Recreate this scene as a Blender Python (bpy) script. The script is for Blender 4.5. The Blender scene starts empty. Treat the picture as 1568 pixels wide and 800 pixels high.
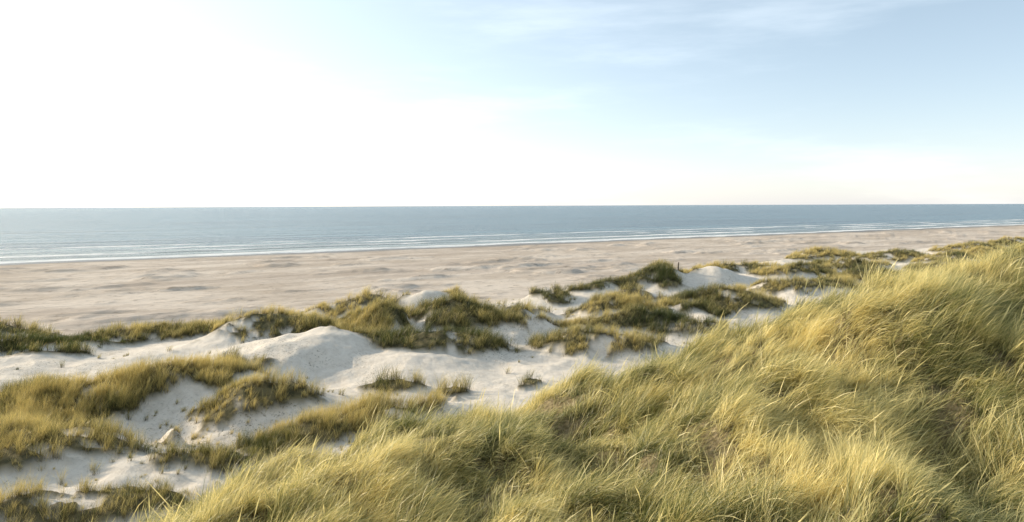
import bpy, math
import numpy as np
rng = np.random.default_rng(7)
CAMZ = 20.0
SUN_AZ = math.radians(-66)   # measured from +Y, negative = left (towards the sea)
SUN_EL = math.radians(20)

# ------------------------------------------------------------------ noise
_perm = np.random.default_rng(3).permutation(4096).astype(np.int64)
_val = np.random.default_rng(4).uniform(-1, 1, 4096)
def vnoise(x, y, seed=0):
    xi = np.floor(x).astype(np.int64); yi = np.floor(y).astype(np.int64)
    fx = x - xi; fy = y - yi
    fx = fx*fx*fx*(fx*(fx*6-15)+10); fy = fy*fy*fy*(fy*(fy*6-15)+10)
    def h(a, b):
        return _val[_perm[(_perm[(a+seed*131) & 4095] + b) & 4095]]
    return (h(xi, yi)*(1-fx)+h(xi+1, yi)*fx)*(1-fy) + (h(xi, yi+1)*(1-fx)+h(xi+1, yi+1)*fx)*fy
def fbm(x, y, o=4, seed=0):
    a = 1.0; r = 0; n = 0
    for i in range(o):
        r = r + a*vnoise(x, y, seed+i*7); n += a
        c, s_ = 0.8, 0.6
        x, y = (x*c-y*s_)*2.03+5.1, (x*s_+y*c)*2.03+1.7
        a *= 0.5
    return r/n*1.6
def sstep(a, b, x):
    t = np.clip((x-a)/(b-a), 0, 1); return t*t*(3-2*t)

# ------------------------------------------------------------------ dunes:  x, y, ztop, sx, sy, rot, grass
M = [
 (-45,92,4.5,10,4,28,1.0),(-58,85,4.9,4.5,3.5,10,1.0),(-49.5,79,4.7,2.8,2,0,1.0),(-36,97,4.3,6,3,28,.9),
 (-44,53,5.0,8,4.2,28,1.0),(-36,58,5.5,7,4.0,28,1.0),(-28,63,6.1,6,3.2,30,1.0),
 (-20,76,7.4,7,5,0,0.0),(-27,72,5.8,7,3.5,20,0.0),(-11,70,5.5,8,4,-15,0.0),
 (-27.5,86.5,7.4,6.2,4.6,25,1.0),(-21,103,7.6,6,3,20,.9),(-12.3,104,8.4,5.5,3.8,0,0.0),(-9,106,7.8,1.8,1.5,0,.9),
 (-16.3,87,8.0,3.8,4.4,0,1.0),(-8.1,92,8.0,6.8,4.8,0,1.0),(-8.5,78,6.6,7.8,3.4,-5,1.0),
 (1,90,7.4,4,3,10,.9),(6.2,125,6.1,3,3,0,1.0),(8.8,78,6.5,5.8,3.4,-12,1.0),
 (14,90,6.6,8,2.8,0,1.0),(15,105,6.4,6,3.2,15,1),(27,138,8.4,7.5,5.5,15,1.0),(17,134,6.1,7,4,30,1.0),
 (38,141,8.3,8,5.5,20,0.0),(31,108,7.6,7.5,4.6,-10,1.0),(24,104,6.4,5,3.5,0,1),(51,130,6.9,9,5.5,10,1.0),
 (52,175,5.7,11,4.5,20,1.0),(63,163,6.5,9,5,20,1.0),(92,218,6.2,12,6,30,1.0),
 (107,208,6.6,9,6,30,1.0),(143,230,7.6,13,7,30,1.0),(115,195,6.4,9,5,30,.9),(82,180,6.4,9,5,10,1.0),
 (-19.8,57.5,6.1,3.8,2.6,10,1.0),(-14,49,5.4,3.2,2.6,25,1.0),(-9.6,52,5.4,2.8,2.4,30,1.0),(-6.3,55.5,5.1,2.6,1.9,20,1.0),(-8.7,62,4.9,2.3,1.8,0,1.0),
 (-3.7,60,4.7,1.3,1.1,0,1.0),(1.2,62,4.6,1.0,.9,0,1.0),(-19,44,5.1,3.0,1.6,20,.9),
 (-31,46,5.9,5.0,4.0,20,1.0),(-22,36,5.3,5.5,2.0,15,1.0),(-17,48.5,4.6,.8,.8,0,1.0),(-14,37,4.8,2.0,1.3,20,.8),
 (-24,52,4.8,.9,.8,0,.8),
 (70,145,6.8,9,5,20,1.0),(95,160,6.9,10,6,20,1.0),(22,88,5.9,4,2.5,10,.7),(-70,92,5.4,9,4,25,1.0),(-60,62,5.4,9,4,30,1.0),
 (170,250,7.8,14,8,30,1.0),(130,205,6.8,10,6,30,1.0),(-1,104,6.1,5,2.5,0,.8),(20,120,6.2,6,2.5,10,.9),
]
M = np.array(M, float)
# blowouts: bare, slightly scooped sand   x, y, rx, ry, rot, depth
B = np.array([
 (11.5,113,5,5,0,.4),(38.5,137,10,6,20,.2),(27,122,6,3.6,0,.5),(1.5,83.5,5.5,2.4,0,.4),(17.5,84,7,2.4,-8,.3),
 (40,117,4,5.5,0,.5),(84,190,8,10,20,.5),(-12.5,101.5,5,3.2,0,.1),(-21.6,93.5,2.2,4.4,10,.5),(-12.4,88,1.0,3.2,0,.7),
 (4,95,2.6,4.4,20,.6),(45,152,10,5,20,.4),(66,152,8,4,20,.4),(-37,71,14,3.2,28,.2),(-21,51,4.2,2.8,10,.1),(-27,57.5,2.6,3,0,.2),
 (21,99,4,2,0,.4),(105,185,9,6,20,.4),(124,218,5,9,0,.4),(-26,41,5,1.8,15,.3),(72,172,6,3,20,.3),
], float)
def coast(x, y):
    return .548*x-.837*(y-382), .837*x+.548*(y-382)
def ell(m, x, y):
    a = math.radians(m[5]); c, s = math.cos(a), math.sin(a)
    dx, dy = x-m[0], y-m[1]
    return ((dx*c+dy*s)/m[3])**2 + ((-dx*s+dy*c)/m[4])**2
XB = [-40,-16,-12,-8,-5.5,-4.1,-2.6,-1,.94,2.25,3.9,5.5,6.8,9.1,11.1,20,40]
ZB = [3,5,9,12.9,15.05,15.55,15.85,16.15,16.45,16.75,17.3,17.6,17.85,18.2,18.42,19.4,20]
def hill(x, y):
    yb = 12.7+.3*np.clip(x, -20, 30)
    zb = np.interp(x, XB, ZB)
    a = np.interp(x, [-6, 0, 2.5, 5, 8, 11, 20], [.10, .03, -.04, -.11, -.16, -.16, -.1])
    d = y-yb
    front = zb + a*np.clip(-d, 0, 14)*1.0
    back = zb - .62*(np.sqrt(np.clip(d, 0, None)**2+.8**2)-.8)
    z = np.where(d < 0, front, back)
    z = z + .30*fbm(x/3.0, y/3.0, 3, 21) + .25*fbm(x/1.0, y/1.0, 2, 22)
    z = z + .75*np.exp(-((x-7.1)/1.4)**2-((y-12.6)/1.6)**2) - 1.45*np.exp(-((x-9.5)/1.2)**2-((y-12.4)/1.5)**2)
    z = z + .30*np.exp(-((x-3.0)/1.6)**2-((y-11.4)/1.2)**2) - .35*np.exp(-((x-1.0)/.6)**2-((y-10.6)/1.3)**2)
    gx = 5.1+.12*(y-8)
    z = z - .3*np.exp(-((x-gx)/.5)**2)*sstep(6.5, 8, y)*sstep(12.0, 10, y)
    return z
def duneinfo(x, y):
    s, t = coast(x, y)
    sf = np.interp(t, [-400,-212,-110,16,147,600], [212,204,197,158,158,160]) + 5*fbm(t/22, t*0, 3, 5)
    return s, t, sf
def dune(x, y):
    s, t, sf = duneinfo(x, y)
    sh = s + 3*fbm(t/40, s/40, 3, 9)
    z = np.interp(sh, [-300,-20,0,6,30,120,200,1000], [-4,-.5,0,.45,1.2,1.8,2.2,2.4])
    dm = sstep(0, 22, s-sf)
    z = z + 1.9*dm + .8*sstep(30, 110, s-sf)
    z = z - 1.1*np.exp(-((x+22)/7.5)**2-((y-52)/5.0)**2)
    hh = np.zeros_like(x)
    wx = x + 1.6*fbm(x/7, y/7, 3, 31); wy = y + 1.6*fbm(x/7, y/7, 3, 33)
    for m in M:
        sel = (np.abs(x-m[0]) < 4*max(m[3], m[4])) & (np.abs(y-m[1]) < 4*max(m[3], m[4]))
        q = ell(m, wx[sel], wy[sel])
        base = z[sel]
        hh[sel] += (np.clip(m[2]-base, 0.05, None)*np.exp(-(q+.02)**.85*.85))**7
    z = z + hh**(1/7)
    for m in B:
        sel = (np.abs(x-m[0]) < 3*max(m[2], m[3])) & (np.abs(y-m[1]) < 3*max(m[2], m[3]))
        q = ell((m[0], m[1], 0, m[2], m[3], m[4]), wx[sel], wy[sel])
        z[sel] -= m[5]*np.exp(-q)
    r = 1-np.abs(fbm(x/17, y/17, 3, 41))
    z = z + dm*(.8*(r-.65) + .20*fbm(x/4.5, y/4.5, 3, 43) + .06*fbm(x/1.3, y/1.3, 2, 45))
    far = np.clip(sstep(250, 330, x+0*y)+sstep(-75, -110, x)+sstep(0, -60, y), 0, 1)*dm
    z = z + far*4*np.clip(fbm(x/35, y/35, 4, 44)+.2, 0, 2)
    bm = sstep(18, 60, s)*(1-dm)
    e = fbm(t/18, s/9, 4, 51)
    z = z + bm*(1.2*np.clip(e-.26, 0, 1) + .06*fbm(t/4, s/3, 3, 52))
    z = z + 1.0*np.exp(-((x-60)/3.0)**2-((y-335)/6.0)**2)
    return z
def smax(a, b, k=.8):
    h = np.clip(.5+.5*(a-b)/k, 0, 1)
    return b*(1-h)+a*h+k*h*(1-h)
def dune_grass_mask(x, y):
    g = np.zeros_like(x)
    wx = x + 1.9*fbm(x/4, y/4, 4, 61); wy = y + 1.9*fbm(x/4, y/4, 4, 63)
    for m in M:
        if m[6] <= 0: continue
        R = 3*max(m[3], m[4])
        sel = (np.abs(x-m[0]) < R) & (np.abs(y-m[1]) < R)
        q = np.sqrt(ell(m, wx[sel], wy[sel]))
        g[sel] = np.maximum(g[sel], m[6]*sstep(1.40, 1.05, q))
    for m in B:
        R = 3*max(m[2], m[3])
        sel = (np.abs(x-m[0]) < R) & (np.abs(y-m[1]) < R)
        q = np.sqrt(ell((m[0], m[1], 0, m[2], m[3], m[4]), wx[sel], wy[sel]))
        g[sel] *= sstep(.8, 1.1, q)
    n = fbm(x/2.8, y/2.8, 5, 65)
    g = g*sstep(-.75, -.35, n)
    s, t, sf = duneinfo(x, y)
    far = np.clip(sstep(250, 300, x)+sstep(-75, -95, x)+sstep(0, -30, y), 0, 1)
    g = np.maximum(g, far*sstep(5, 15, s-sf)*sstep(-.1, .3, fbm(x/25, y/25, 3, 66)))
    return g
def height(x, y, g=None):
    x = np.asarray(x, float); y = np.asarray(y, float)
    if g is None: g = dune_grass_mask(x, y)
    return smax(hill(x, y), dune(x, y)+.34*g)
def hill_mask(x, y):
    return sstep(-.3, .6, hill(x, y)-dune(x, y))
def gully(x, y):
    gx = 5.1+.12*(y-8)+.1*np.sin(y*2)
    return np.exp(-((x-gx)/.17)**2)*sstep(7.3, 8.2, y)*sstep(11.3, 10.0, y)

# ------------------------------------------------------------------ helpers
def new_mat(name):
    m = bpy.data.materials.new(name); m.use_nodes = True
    m.node_tree.nodes.clear(); return m, m.node_tree
class NT:
    def __init__(s, nt): s.nt = nt
    def n(s, typ, ins=None, **props):
        nd = s.nt.nodes.new(typ)
        for k, v in props.items(): setattr(nd, k, v)
        if ins:
            for k, v in ins.items():
                if isinstance(v, bpy.types.NodeSocket): s.nt.links.new(v, nd.inputs[k])
                else: nd.inputs[k].default_value = v
        return nd
    def math(s, op, a, b=0.0, clamp=False):
        return s.n('ShaderNodeMath', {0: a, 1: b}, operation=op, use_clamp=clamp).outputs[0]
    def mix(s, f, a, b, blend='MIX'):
        nd = s.n('ShaderNodeMix', {0: f, 6: a, 7: b}, data_type='RGBA', blend_type=blend); return nd.outputs[2]
    def ramp(s, f, lo, hi, a=0.0, b=1.0):
        return s.n('ShaderNodeMapRange', {0: f, 1: lo, 2: hi, 3: a, 4: b}, interpolation_type='SMOOTHSTEP').outputs[0]
    def noise(s, vec, scale, detail=4, rough=.55):
        return s.n('ShaderNodeTexNoise', {'Vector': vec, 'Scale': scale, 'Detail': detail, 'Roughness': rough}).outputs[0]
def c4(r, g, b): return (r, g, b, 1)
def build_mesh(name, co, loops, starts, mat, smooth=True, attrs=None):
    me = bpy.data.meshes.new(name)
    me.vertices.add(len(co)); me.vertices.foreach_set("co", co.astype(np.float32).ravel())
    me.loops.add(len(loops)); me.loops.foreach_set("vertex_index", loops.astype(np.int32))
    me.polygons.add(len(starts)); me.polygons.foreach_set("loop_start", starts.astype(np.int32))
    for k, v in (attrs or {}).items():
        a = me.attributes.new(k, 'FLOAT', 'POINT'); a.data.foreach_set("value", v.astype(np.float32))
    me.update(calc_edges=True)
    me.polygons.foreach_set("use_smooth", np.full(len(starts), smooth))
    me.materials.append(mat)
    ob = bpy.data.objects.new(name, me); bpy.context.scene.collection.objects.link(ob)
    return ob
def polar(radii, az):
    R, A = np.meshgrid(radii, az, indexing='ij')
    x = R*np.sin(A); y = R*np.cos(A)
    nr, na = R.shape
    i = np.arange(nr-1)[:, None]*na; j = np.arange(na)[None, :]
    j2 = (j+1) % na
    q = np.stack([i+j, i+j2, i+na+j2, i+na+j], -1).reshape(-1, 4)[:, ::-1]
    return x.ravel(), y.ravel(), q
TR = math.atan2(.548, .837)

# ------------------------------------------------------------------ materials
def sand_material():
    m, nt = new_mat("sand"); N = NT(nt)
    tc = N.n('ShaderNodeTexCoord').outputs['Object']
    g = N.n('ShaderNodeAttribute', attribute_name='grass').outputs['Fac']
    be = N.n('ShaderNodeAttribute', attribute_name='beach').outputs['Fac']
    wet = N.n('ShaderNodeAttribute', attribute_name='wet').outputs['Fac']
    hm = N.n('ShaderNodeAttribute', attribute_name='hill').outputs['Fac']
    lit = N.n('ShaderNodeAttribute', attribute_name='litter').outputs['Fac']
    rot = N.n('ShaderNodeMapping', {'Vector': tc, 'Rotation': (0, 0, -TR)}).outputs[0]
    st = N.n('ShaderNodeMapping', {'Vector': rot, 'Scale': (.03, .06, 1)}).outputs[0]
    n1 = N.noise(st, 1.0, 8, .70)
    st2 = N.n('ShaderNodeMapping', {'Vector': rot, 'Scale': (.3, .5, 1)}).outputs[0]
    n2 = N.noise(st2, 1.0, 6, .75)
    st5 = N.n('ShaderNodeMapping', {'Vector': rot, 'Scale': (.006, .05, 1)}).outputs[0]
    n5 = N.noise(st5, 1.0, 5, .6)
    st6 = N.n('ShaderNodeMapping', {'Vector': rot, 'Scale': (.012, .45, 1), 'Rotation': (0, 0, .03)}).outputs[0]
    n6 = N.noise(st6, 1.0, 3, .6)
    n3 = N.noise(tc, 1.3, 6, .65)
    n4 = N.noise(tc, 14, 3, .6)
    dsand = N.mix(N.ramp(n3, .35, .7), c4(.79, .71, .61), c4(.68, .60, .505))
    bs = N.mix(N.ramp(n1, .38, .62), c4(.50, .41, .325), c4(.70, .60, .50))
    bs = N.mix(N.ramp(n5, .52, .62, 0, .5), bs, c4(.42, .34, .275))
    bs = N.mix(N.ramp(n6, .58, .64, 0, .45), bs, c4(.36, .29, .23))
    bs = N.mix(N.ramp(n2, .52, .66, 0, .75), bs, c4(.30, .24, .19))
    col = N.mix(be, dsand, bs)
    deb = N.ramp(N.noise(tc, 4.0, 5, .85), .54, .64)
    patch = N.math('MAXIMUM', N.ramp(N.noise(tc, .13, 3, .6), .47, .59), lit)
    col = N.mix(N.math('MULTIPLY', N.math('MULTIPLY', deb, patch), N.math('SUBTRACT', 1.0, be)), col, c4(.16, .135, .08))
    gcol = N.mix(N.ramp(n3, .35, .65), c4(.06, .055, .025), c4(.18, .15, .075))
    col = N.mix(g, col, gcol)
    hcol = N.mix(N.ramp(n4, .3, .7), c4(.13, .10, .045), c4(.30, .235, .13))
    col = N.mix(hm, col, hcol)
    col = N.mix(wet, col, c4(.16, .135, .11))
    bh = N.math('ADD', N.math('MULTIPLY', N.noise(tc, 3.0, 6, .7), .13), N.math('MULTIPLY', N.math('MULTIPLY', n2, be), .2))
    bump = N.n('ShaderNodeBump', {'Height': bh, 'Strength': .9, 'Distance': 1.0}).outputs[0]
    rough = N.math('SUBTRACT', .95, N.math('MULTIPLY', wet, .6))
    b = N.n('ShaderNodeBsdfPrincipled', {'Base Color': col, 'Roughness': rough, 'Specular IOR Level': .2, 'Normal': bump})
    o = N.n('ShaderNodeOutputMaterial', {'Surface': b.outputs[0]})
    return m
def grass_material(name, dark, green, straw, bias):
    m, nt = new_mat(name); N = NT(nt)
    rnd = N.n('ShaderNodeAttribute', attribute_name='rnd').outputs['Fac']
    tt = N.n('ShaderNodeAttribute', attribute_name='tt').outputs['Fac']
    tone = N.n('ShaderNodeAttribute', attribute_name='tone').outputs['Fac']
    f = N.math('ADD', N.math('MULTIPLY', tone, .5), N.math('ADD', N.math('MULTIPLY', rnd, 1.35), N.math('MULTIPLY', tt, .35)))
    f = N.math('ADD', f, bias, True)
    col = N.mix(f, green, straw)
    col = N.mix(N.ramp(tt, 0, .55, .95, 0), col, dark)  # blade roots coloured darker, painted shade deep in the grass
    d = N.n('ShaderNodeBsdfPrincipled', {'Base Color': col, 'Roughness': .40, 'Specular IOR Level': .5})
    tl = N.n('ShaderNodeBsdfTranslucent', {'Color': col})
    mx = N.n('ShaderNodeMixShader', {0: .40, 1: d.outputs[0], 2: tl.outputs[0]})
    N.n('ShaderNodeOutputMaterial', {'Surface': mx.outputs[0]})
    return m
def sea_material():
    m, nt = new_mat("sea_water"); N = NT(nt)
    tc = N.n('ShaderNodeTexCoord').outputs['Object']
    rot = N.n('ShaderNodeMapping', {'Vector': tc, 'Rotation': (0, 0, -TR)}).outputs[0]
    sep = N.n('ShaderNodeSeparateXYZ', {0: rot})
    t = sep.outputs[0]
    s = N.math('SUBTRACT', sep.outputs[1], 319.7)      # distance offshore
    lo = N.n('ShaderNodeMapping', {'Vector': rot, 'Scale': (.012, .02, 1)}).outputs[0]
    wob = N.math('MULTIPLY', N.math('SUBTRACT', N.noise(lo, 1, 3), .5), 30)
    sw = N.math('ADD', s, wob)
    ph = N.math('SINE', N.math('MULTIPLY', sw, 2*math.pi/32))
    band = N.ramp(ph, .25, .75)
    fm = N.n('ShaderNodeMapping', {'Vector': rot, 'Scale': (.014, .03, 1)}).outputs[0]
    fn = N.ramp(N.noise(fm, 1, 4, .6), .44, .52)
    fine = N.n('ShaderNodeMapping', {'Vector': rot, 'Scale': (.2, .6, 1)}).outputs[0]
    ff = N.ramp(N.noise(fine, 1, 5, .7), .34, .48)
    zone = N.ramp(s, 160, 100)
    foam = N.math('MULTIPLY', N.math('MULTIPLY', band, fn), N.math('MULTIPLY', ff, zone))
    edge = N.math('MULTIPLY', N.ramp(sw, 20, 8), N.ramp(N.noise(fine, .6, 5, .7), .34, .48))
    foam = N.math('MAXIMUM', foam, edge)
    str_ = N.n('ShaderNodeMapping', {'Vector': rot, 'Scale': (.0022, .012, 1)}).outputs[0]
    sn = N.noise(str_, 1, 6, .65)
    deep = N.mix(N.ramp(sn, .40, .60), c4(.014, .066, .10), c4(.045, .13, .17))
    shal = N.mix(N.ramp(s, 0, 150), c4(.14, .17, .16), deep)
    col = N.mix(foam, shal, c4(.85, .85, .83))
    w1 = N.n('ShaderNodeMapping', {'Vector': rot, 'Scale': (.05, .22, 1)}).outputs[0]
    w2 = N.n('ShaderNodeMapping', {'Vector': rot, 'Scale': (.35, 1.1, 1)}).outputs[0]
    w0 = N.n('ShaderNodeMapping', {'Vector': rot, 'Scale': (.006, .035, 1)}).outputs[0]
    h = N.math('ADD', N.math('MULTIPLY', N.noise(w1, 1, 4, .6), 2.2), N.math('MULTIPLY', N.noise(w2, 1, 4, .6), .6))
    h = N.math('ADD', h, N.math('MULTIPLY', N.noise(w0, 1, 4, .6), 8))
    h = N.math('ADD', h, N.math('MULTIPLY', N.math('MULTIPLY', band, zone), .8))
    bump = N.n('ShaderNodeBump', {'Height': h, 'Strength': 1.0, 'Distance': .9}).outputs[0]
    r = N.mix(foam, c4(.22, .22, .22), c4(.8, .8, .8))
    b = N.n('ShaderNodeBsdfPrincipled', {'Base Color': col, 'Roughness': r, 'IOR': 1.33, 'Normal': bump})
    N.n('ShaderNodeOutputMaterial', {'Surface': b.outputs[0]})
    return m

# ------------------------------------------------------------------ terrain
az = np.radians(np.concatenate([np.linspace(-180, -46, 60, endpoint=False), np.linspace(-46, 46, 1000), np.linspace(46, 180, 60, endpoint=False)[1:]]))
radii = np.concatenate([np.geomspace(.5, 5, 30, endpoint=False), np.geomspace(5, 420, 800, endpoint=False), np.geomspace(420, 30000, 90)])
x, y, q = polar(radii, az)
g0 = dune_grass_mask(x, y)
z = height(x, y, g0)
s, t, sf = duneinfo(x, y)
hm = hill_mask(x, y)
g = g0*(1-hm)
beach = (1-sstep(-2, 14, s-sf))*(1-hm)
wet = sstep(38, 18, s+6*fbm(t/30, s/15, 3, 71))*(1-hm)
litter = np.clip(1.3*np.exp(-((x+22)/9)**2-((y-52)/7)**2), 0, 1)
ground = build_mesh("sand_ground", np.stack([x, y, z], -1), q.ravel(), np.arange(len(q))*4, sand_material(), True,
    {'grass': g, 'beach': beach, 'wet': wet, 'hill': hm, 'litter': litter})

# sea
az2 = np.radians(np.linspace(-180, 180, 361)[:-1])
x, y, q = polar(np.geomspace(20, 60000, 140), az2)
build_mesh("sea", np.stack([x, y, np.zeros_like(x)], -1), q.ravel(), np.arange(len(q))*4, sea_material(), True)

# ------------------------------------------------------------------ grass blades
def blades(name, px, py, pz, L, W, a, th0, th1, phi, rnd, tone, nseg, mat, head=None):
    n = len(px)
    lv = nseg+1
    P = np.zeros((n, lv, 3)); P[:, 0] = np.stack([px, py, pz], -1)
    T = np.zeros((n, lv, 3))
    for k in range(lv):
        f = k/nseg
        th = th0+(th1-th0)*f**.85
        d = np.stack([np.sin(th)*np.cos(a), np.sin(th)*np.sin(a), np.cos(th)], -1)
        T[:, k] = d
        if k < nseg: P[:, k+1] = P[:, k]+d*(L/nseg)[:, None]
    side = np.stack([-np.sin(a), np.cos(a), np.zeros(n)], -1)
    V = np.zeros((n, 2*nseg+1, 3))
    tt = np.zeros((n, 2*nseg+1))
    for k in range(nseg):
        f = k/nseg
        nrm = np.cross(T[:, k], side)
        w = side*np.cos(phi)[:, None]+nrm*np.sin(phi)[:, None]
        prof = (1-f)**.5*(.75+.25*min(1, f*3))
        ww = W*prof
        if head is not None:
            ww = np.where(head, W*(2.6 if f > .68 else .6), ww)
        V[:, 2*k] = P[:, k]-w*ww[:, None]*.5
        V[:, 2*k+1] = P[:, k]+w*ww[:, None]*.5
        tt[:, 2*k:2*k+2] = f
    V[:, -1] = P[:, -1]; tt[:, -1] = 1
    nv = 2*nseg+1
    base = (np.arange(n)*nv)[:, None]
    pat = []
    for k in range(nseg-1): pat += [2*k, 2*k+1, 2*k+3, 2*k+2]
    pat += [2*nseg-2, 2*nseg-1, 2*nseg]
    loops = (base+np.array(pat)[None, :]).ravel()
    st = np.array([4*k for k in range(nseg)])
    starts = (np.arange(n)[:, None]*len(pat)+st[None, :]).ravel()
    return build_mesh(name, V.reshape(-1, 3), loops, starts, mat, True,
        {'rnd': np.repeat(rnd, nv), 'tt': tt.ravel(), 'tone': np.repeat(tone, nv)})

# foreground hill: dense wind-combed marram
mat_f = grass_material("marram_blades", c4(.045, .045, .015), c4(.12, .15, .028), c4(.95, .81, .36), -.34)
nt_ = 7800
tx = rng.uniform(-10, 17, nt_*3); ty = rng.uniform(5, 20, nt_*3)
keep = (np.abs(tx) < .70*ty+1.2) & (hill(tx, ty) > dune(tx, ty)-.2) & (ty < 12.7+.3*tx+3.5)
tx, ty = tx[keep], ty[keep]
per = 76
bx = np.repeat(tx, per); by = np.repeat(ty, per)
n = len(bx)
tl = np.repeat(rng.uniform(.5, 1.5, len(tx)), per)
trnd = np.repeat(rng.uniform(-.8, .8, len(tx)), per)
ta = np.repeat(rng.normal(0, .55, len(tx)), per)
tb = np.repeat(rng.normal(0, .35, len(tx)), per)
rr = np.abs(rng.normal(0, .08, n)); ra = rng.uniform(0, 2*np.pi, n)
bx = bx+rr*np.cos(ra); by = by+rr*np.sin(ra)
keep = rng.uniform(0, 1, n) > gully(bx, by)*.95
clump = fbm(bx/.6, by/.6, 2, 88)
keep &= rng.uniform(-1.4, -.15, n) < clump
def sub(*arrs): return [v[keep] for v in arrs]
bx, by, tl, trnd, ta, tb, rr, ra, clump = sub(bx, by, tl, trnd, ta, tb, rr, ra, clump)
n = len(bx)
bz = height(bx, by, np.zeros(n))-.03
wind = np.radians(-8)+.8*fbm(bx/1.3, by/1.3, 3, 81)
aa = wind+ta+rng.normal(0, .48, n)
L = .38*tl*rng.uniform(.5, 1.3, n)*(1+.5*clump)
th0 = np.clip(rng.normal(.45, .3, n), -.3, 1.2)
th1 = np.clip(rng.normal(1.4, .35, n)+tb+.3*fbm(bx/1.2, by/1.2, 2, 83), .5, 2.5)
W = rng.uniform(.003, .0075, n)
rn = rng.uniform(0, 1, n)
wide = rng.uniform(0, 1, n) < .12
W = np.where(wide, rng.uniform(.009, .013, n), W); rn = np.where(wide, rng.uniform(.8, 1.1, n), rn)
tone = 1.1*fbm(bx/1.6, by/1.6, 3, 85)+trnd - 1.2*np.exp(-((bx-9.3)/1.6)**2-((by-12.8)/2.0)**2)  # last term paints the right hollow's shade into the blade colour
head = rng.uniform(0, 1, n) < .003
L = np.where(head, L*1.35, L); th1 = np.where(head, th1*.6, th1); W = np.where(head, .006, W)
rn = np.where(head, 1.0, rn)
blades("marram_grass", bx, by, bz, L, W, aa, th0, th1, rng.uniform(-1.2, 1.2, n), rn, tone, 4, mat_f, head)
print("fg blades", n)

# dune grass
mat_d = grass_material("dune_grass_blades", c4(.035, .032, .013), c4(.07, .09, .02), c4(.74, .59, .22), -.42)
TX = []; TY = []
for m in M:
    if m[6] <= 0: continue
    D = math.hypot(m[0], m[1])
    dens = np.clip(3.2*(60/D)**1.1, .5, 4.5)
    R1, R2 = m[3]*2.0, m[4]*2.0
    k = int(4*R1*R2*dens)
    u = rng.uniform(-R1, R1, k); v = rng.uniform(-R2, R2, k)
    a = math.radians(m[5])
    TX.append(m[0]+u*math.cos(a)-v*math.sin(a)); TY.append(m[1]+u*math.sin(a)+v*math.cos(a))
TX = np.concatenate(TX); TY = np.concatenate(TY)
gm = dune_grass_mask(TX, TY)
s, t, sf = duneinfo(TX, TY)
keep = (gm > rng.uniform(.2, 1.0, len(TX))) & (s-sf > -3)
TX, TY = TX[keep], TY[keep]
# stray tufts on open sand, thicker in the near hollow
k = 900
ex = np.concatenate([rng.uniform(-50, 60, k), rng.uniform(-34, -8, 320)]); ey = np.concatenate([rng.uniform(34, 140, k), rng.uniform(36, 60, 320)])
s, t, sf = duneinfo(ex, ey)
kk = (s-sf > 4) & ((fbm(ex/7, ey/7, 2, 93) > .25) | (np.arange(len(ex)) >= k))
ns = kk.sum()
small = np.concatenate([np.zeros(len(TX)), rng.uniform(.3, 1.4, ns)])
TX = np.concatenate([TX, ex[kk]]); TY = np.concatenate([TY, ey[kk]])
kk = hill(TX, TY) < dune(TX, TY)+1
TX, TY, small = TX[kk], TY[kk], small[kk]
D = np.hypot(TX, TY)
per = 40
bx = np.repeat(TX, per); by = np.repeat(TY, per); bD = np.repeat(D, per); sm = np.repeat(small, per)
n = len(bx)
tl = np.repeat(rng.uniform(.4, 1.6, len(TX)), per)
trnd = np.repeat(rng.normal(0, .45, len(TX)), per)
rr = np.abs(rng.normal(0, .22, n))*(1-.5*sm)*np.clip(bD/70, .8, 2.2); ra = rng.uniform(0, 2*np.pi, n)
bx = bx+rr*np.cos(ra); by = by+rr*np.sin(ra)
bz = height(bx, by)-.04
aa = np.where(rng.uniform(0, 1, n) < .4, ra, np.radians(-14)+rng.normal(0, .5, n))
L = .95*tl*rng.uniform(.6, 1.2, n)*(1-.5*sm)*(1+.35*fbm(bx/3, by/3, 2, 95))
th0 = np.clip(rng.normal(.15, .2, n), -.3, .8); th1 = np.clip(rng.normal(.8, .35, n), .1, 1.7)
W = rng.uniform(.009, .019, n)*np.clip(bD/60, .8, 3.2)
tone = 1.7*fbm(bx/9, by/9, 3, 96)+trnd+.4*sstep(120, 200, bD)
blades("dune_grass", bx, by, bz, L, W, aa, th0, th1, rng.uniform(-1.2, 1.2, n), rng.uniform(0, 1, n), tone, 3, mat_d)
print("dune blades", n)

# ------------------------------------------------------------------ wooden post on the far dune
m, nt = new_mat("weathered_wood"); N = NT(nt)
tc = N.n('ShaderNodeTexCoord').outputs['Object']
cc = N.mix(N.noise(tc, 9, 4), c4(.07, .05, .035), c4(.15, .12, .09))
b = N.n('ShaderNodeBsdfPrincipled', {'Base Color': cc, 'Roughness': .85}); N.n('ShaderNodeOutputMaterial', {'Surface': b.outputs[0]})
co = []; prof = [(-.5, .13), (0, .13), (1.0, .12), (1.6, .11), (1.7, .08)]
for zz, r in prof:
    for i in range(10):
        w = 2*math.pi*i/10; co.append((r*math.cos(w)*(1+.08*math.sin(3*w)), r*math.sin(w), zz))
lp = []; stt = []
for k in range(len(prof)-1):
    for i in range(10):
        stt.append(len(lp)); j = (i+1) % 10; lp += [k*10+i, k*10+j, k*10+10+j, k*10+10+i]
stt.append(len(lp)); lp += [40+i for i in range(10)]
ob = build_mesh("wooden_post", np.array(co, float), np.array(lp), np.array(stt), m, False)
pxp, pyp = 31.4, 140.0
ob.location = (pxp, pyp, float(height(np.array([pxp]), np.array([pyp]))[0]))
ob.rotation_euler = (0.03, .05, 0)

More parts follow.
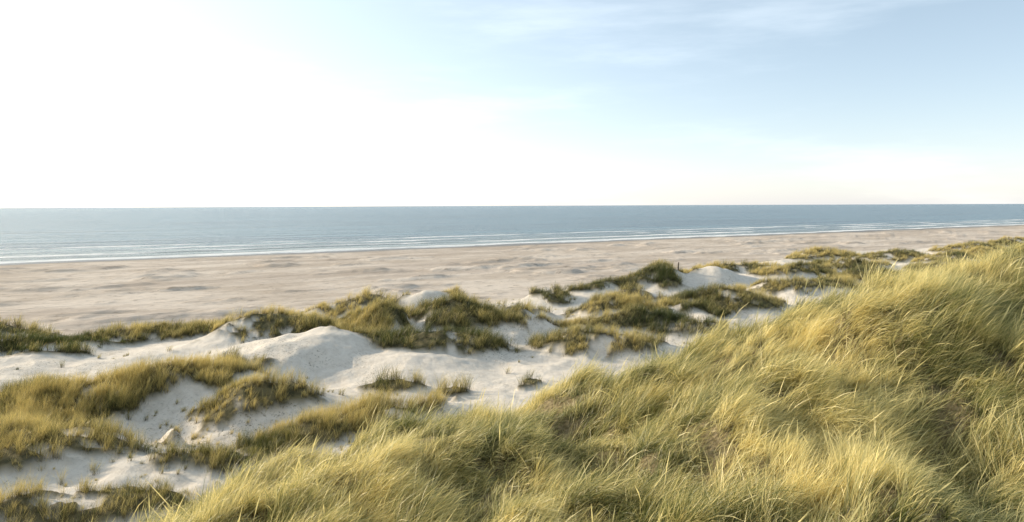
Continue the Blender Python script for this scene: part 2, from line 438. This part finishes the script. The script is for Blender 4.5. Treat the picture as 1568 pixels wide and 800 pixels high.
# ------------------------------------------------------------------ world, sun
w = bpy.data.worlds.new("sky"); bpy.context.scene.world = w; w.use_nodes = True
nt = w.node_tree; nt.nodes.clear(); N = NT(nt)
sky = N.n('ShaderNodeTexSky', sky_type='NISHITA', sun_disc=False)
sky.sun_elevation = SUN_EL; sky.sun_rotation = SUN_AZ
sky.air_density = 1.0; sky.dust_density = .5; sky.ozone_density = 1.0; sky.altitude = 0
tc = N.n('ShaderNodeTexCoord').outputs['Generated']
sd = (math.sin(SUN_AZ)*math.cos(SUN_EL), math.cos(SUN_AZ)*math.cos(SUN_EL), math.sin(SUN_EL))
dot = N.n('ShaderNodeVectorMath', {0: tc, 1: sd}, operation='DOT_PRODUCT').outputs['Value']
mp = N.n('ShaderNodeMapping', {'Vector': tc, 'Rotation': (0, math.radians(14), 0), 'Scale': (1.3, 1.6, 8)}).outputs[0]
ci = N.ramp(N.noise(mp, 1.6, 6, .6), .46, .74)
sz = N.n('ShaderNodeSeparateXYZ', {0: tc}).outputs[2]
az_ = N.math('MAXIMUM', sz, 0)
glow = N.math('MULTIPLY', N.math('POWER', N.math('MAXIMUM', dot, 0), 1.6), 4.3)
hor = N.math('POWER', 2.718, N.math('MULTIPLY', az_, -5.0))
veil = N.math('ADD', glow, N.math('MULTIPLY', ci, 1.6))
white = N.n('ShaderNodeCombineColor', {0: veil, 1: N.math('MULTIPLY', veil, .96), 2: N.math('MULTIPLY', veil, .88)}).outputs[0]
hz = N.n('ShaderNodeCombineColor', {0: N.math('MULTIPLY', hor, 2.1), 1: N.math('MULTIPLY', hor, 2.1), 2: N.math('MULTIPLY', hor, 3.3)}).outputs[0]
col = N.mix(1.0, sky.outputs[0], white, 'ADD')
col = N.mix(1.0, col, hz, 'ADD')
col = N.mix(1.0, col, c4(1.75, 2.15, 2.1), 'ADD')
bg = N.n('ShaderNodeBackground', {'Color': col, 'Strength': .114})
N.n('ShaderNodeOutputWorld', {'Surface': bg.outputs[0]})
ld = bpy.data.lights.new("sun", 'SUN'); ld.energy = 5.0; ld.angle = math.radians(.5); ld.color = (1, .86, .65)
lo = bpy.data.objects.new("sun", ld); bpy.context.scene.collection.objects.link(lo)
from mathutils import Vector
lo.rotation_euler = Vector(sd).to_track_quat('Z', 'Y').to_euler()
lo.location = (-50, 30, 60)

# ------------------------------------------------------------------ camera
cd = bpy.data.cameras.new("camera"); cam = bpy.data.objects.new("camera", cd)
bpy.context.scene.collection.objects.link(cam)
cd.lens = 26; cd.sensor_width = 36; cd.shift_y = -.0542; cd.clip_start = .1; cd.clip_end = 100000
cam.location = (0, 0, CAMZ); cam.rotation_euler = (math.radians(90), math.radians(.22), 0)
bpy.context.scene.camera = cam
sc = bpy.context.scene
sc.view_settings.view_transform = 'Standard'; sc.view_settings.look = 'None'; sc.view_settings.exposure = 0
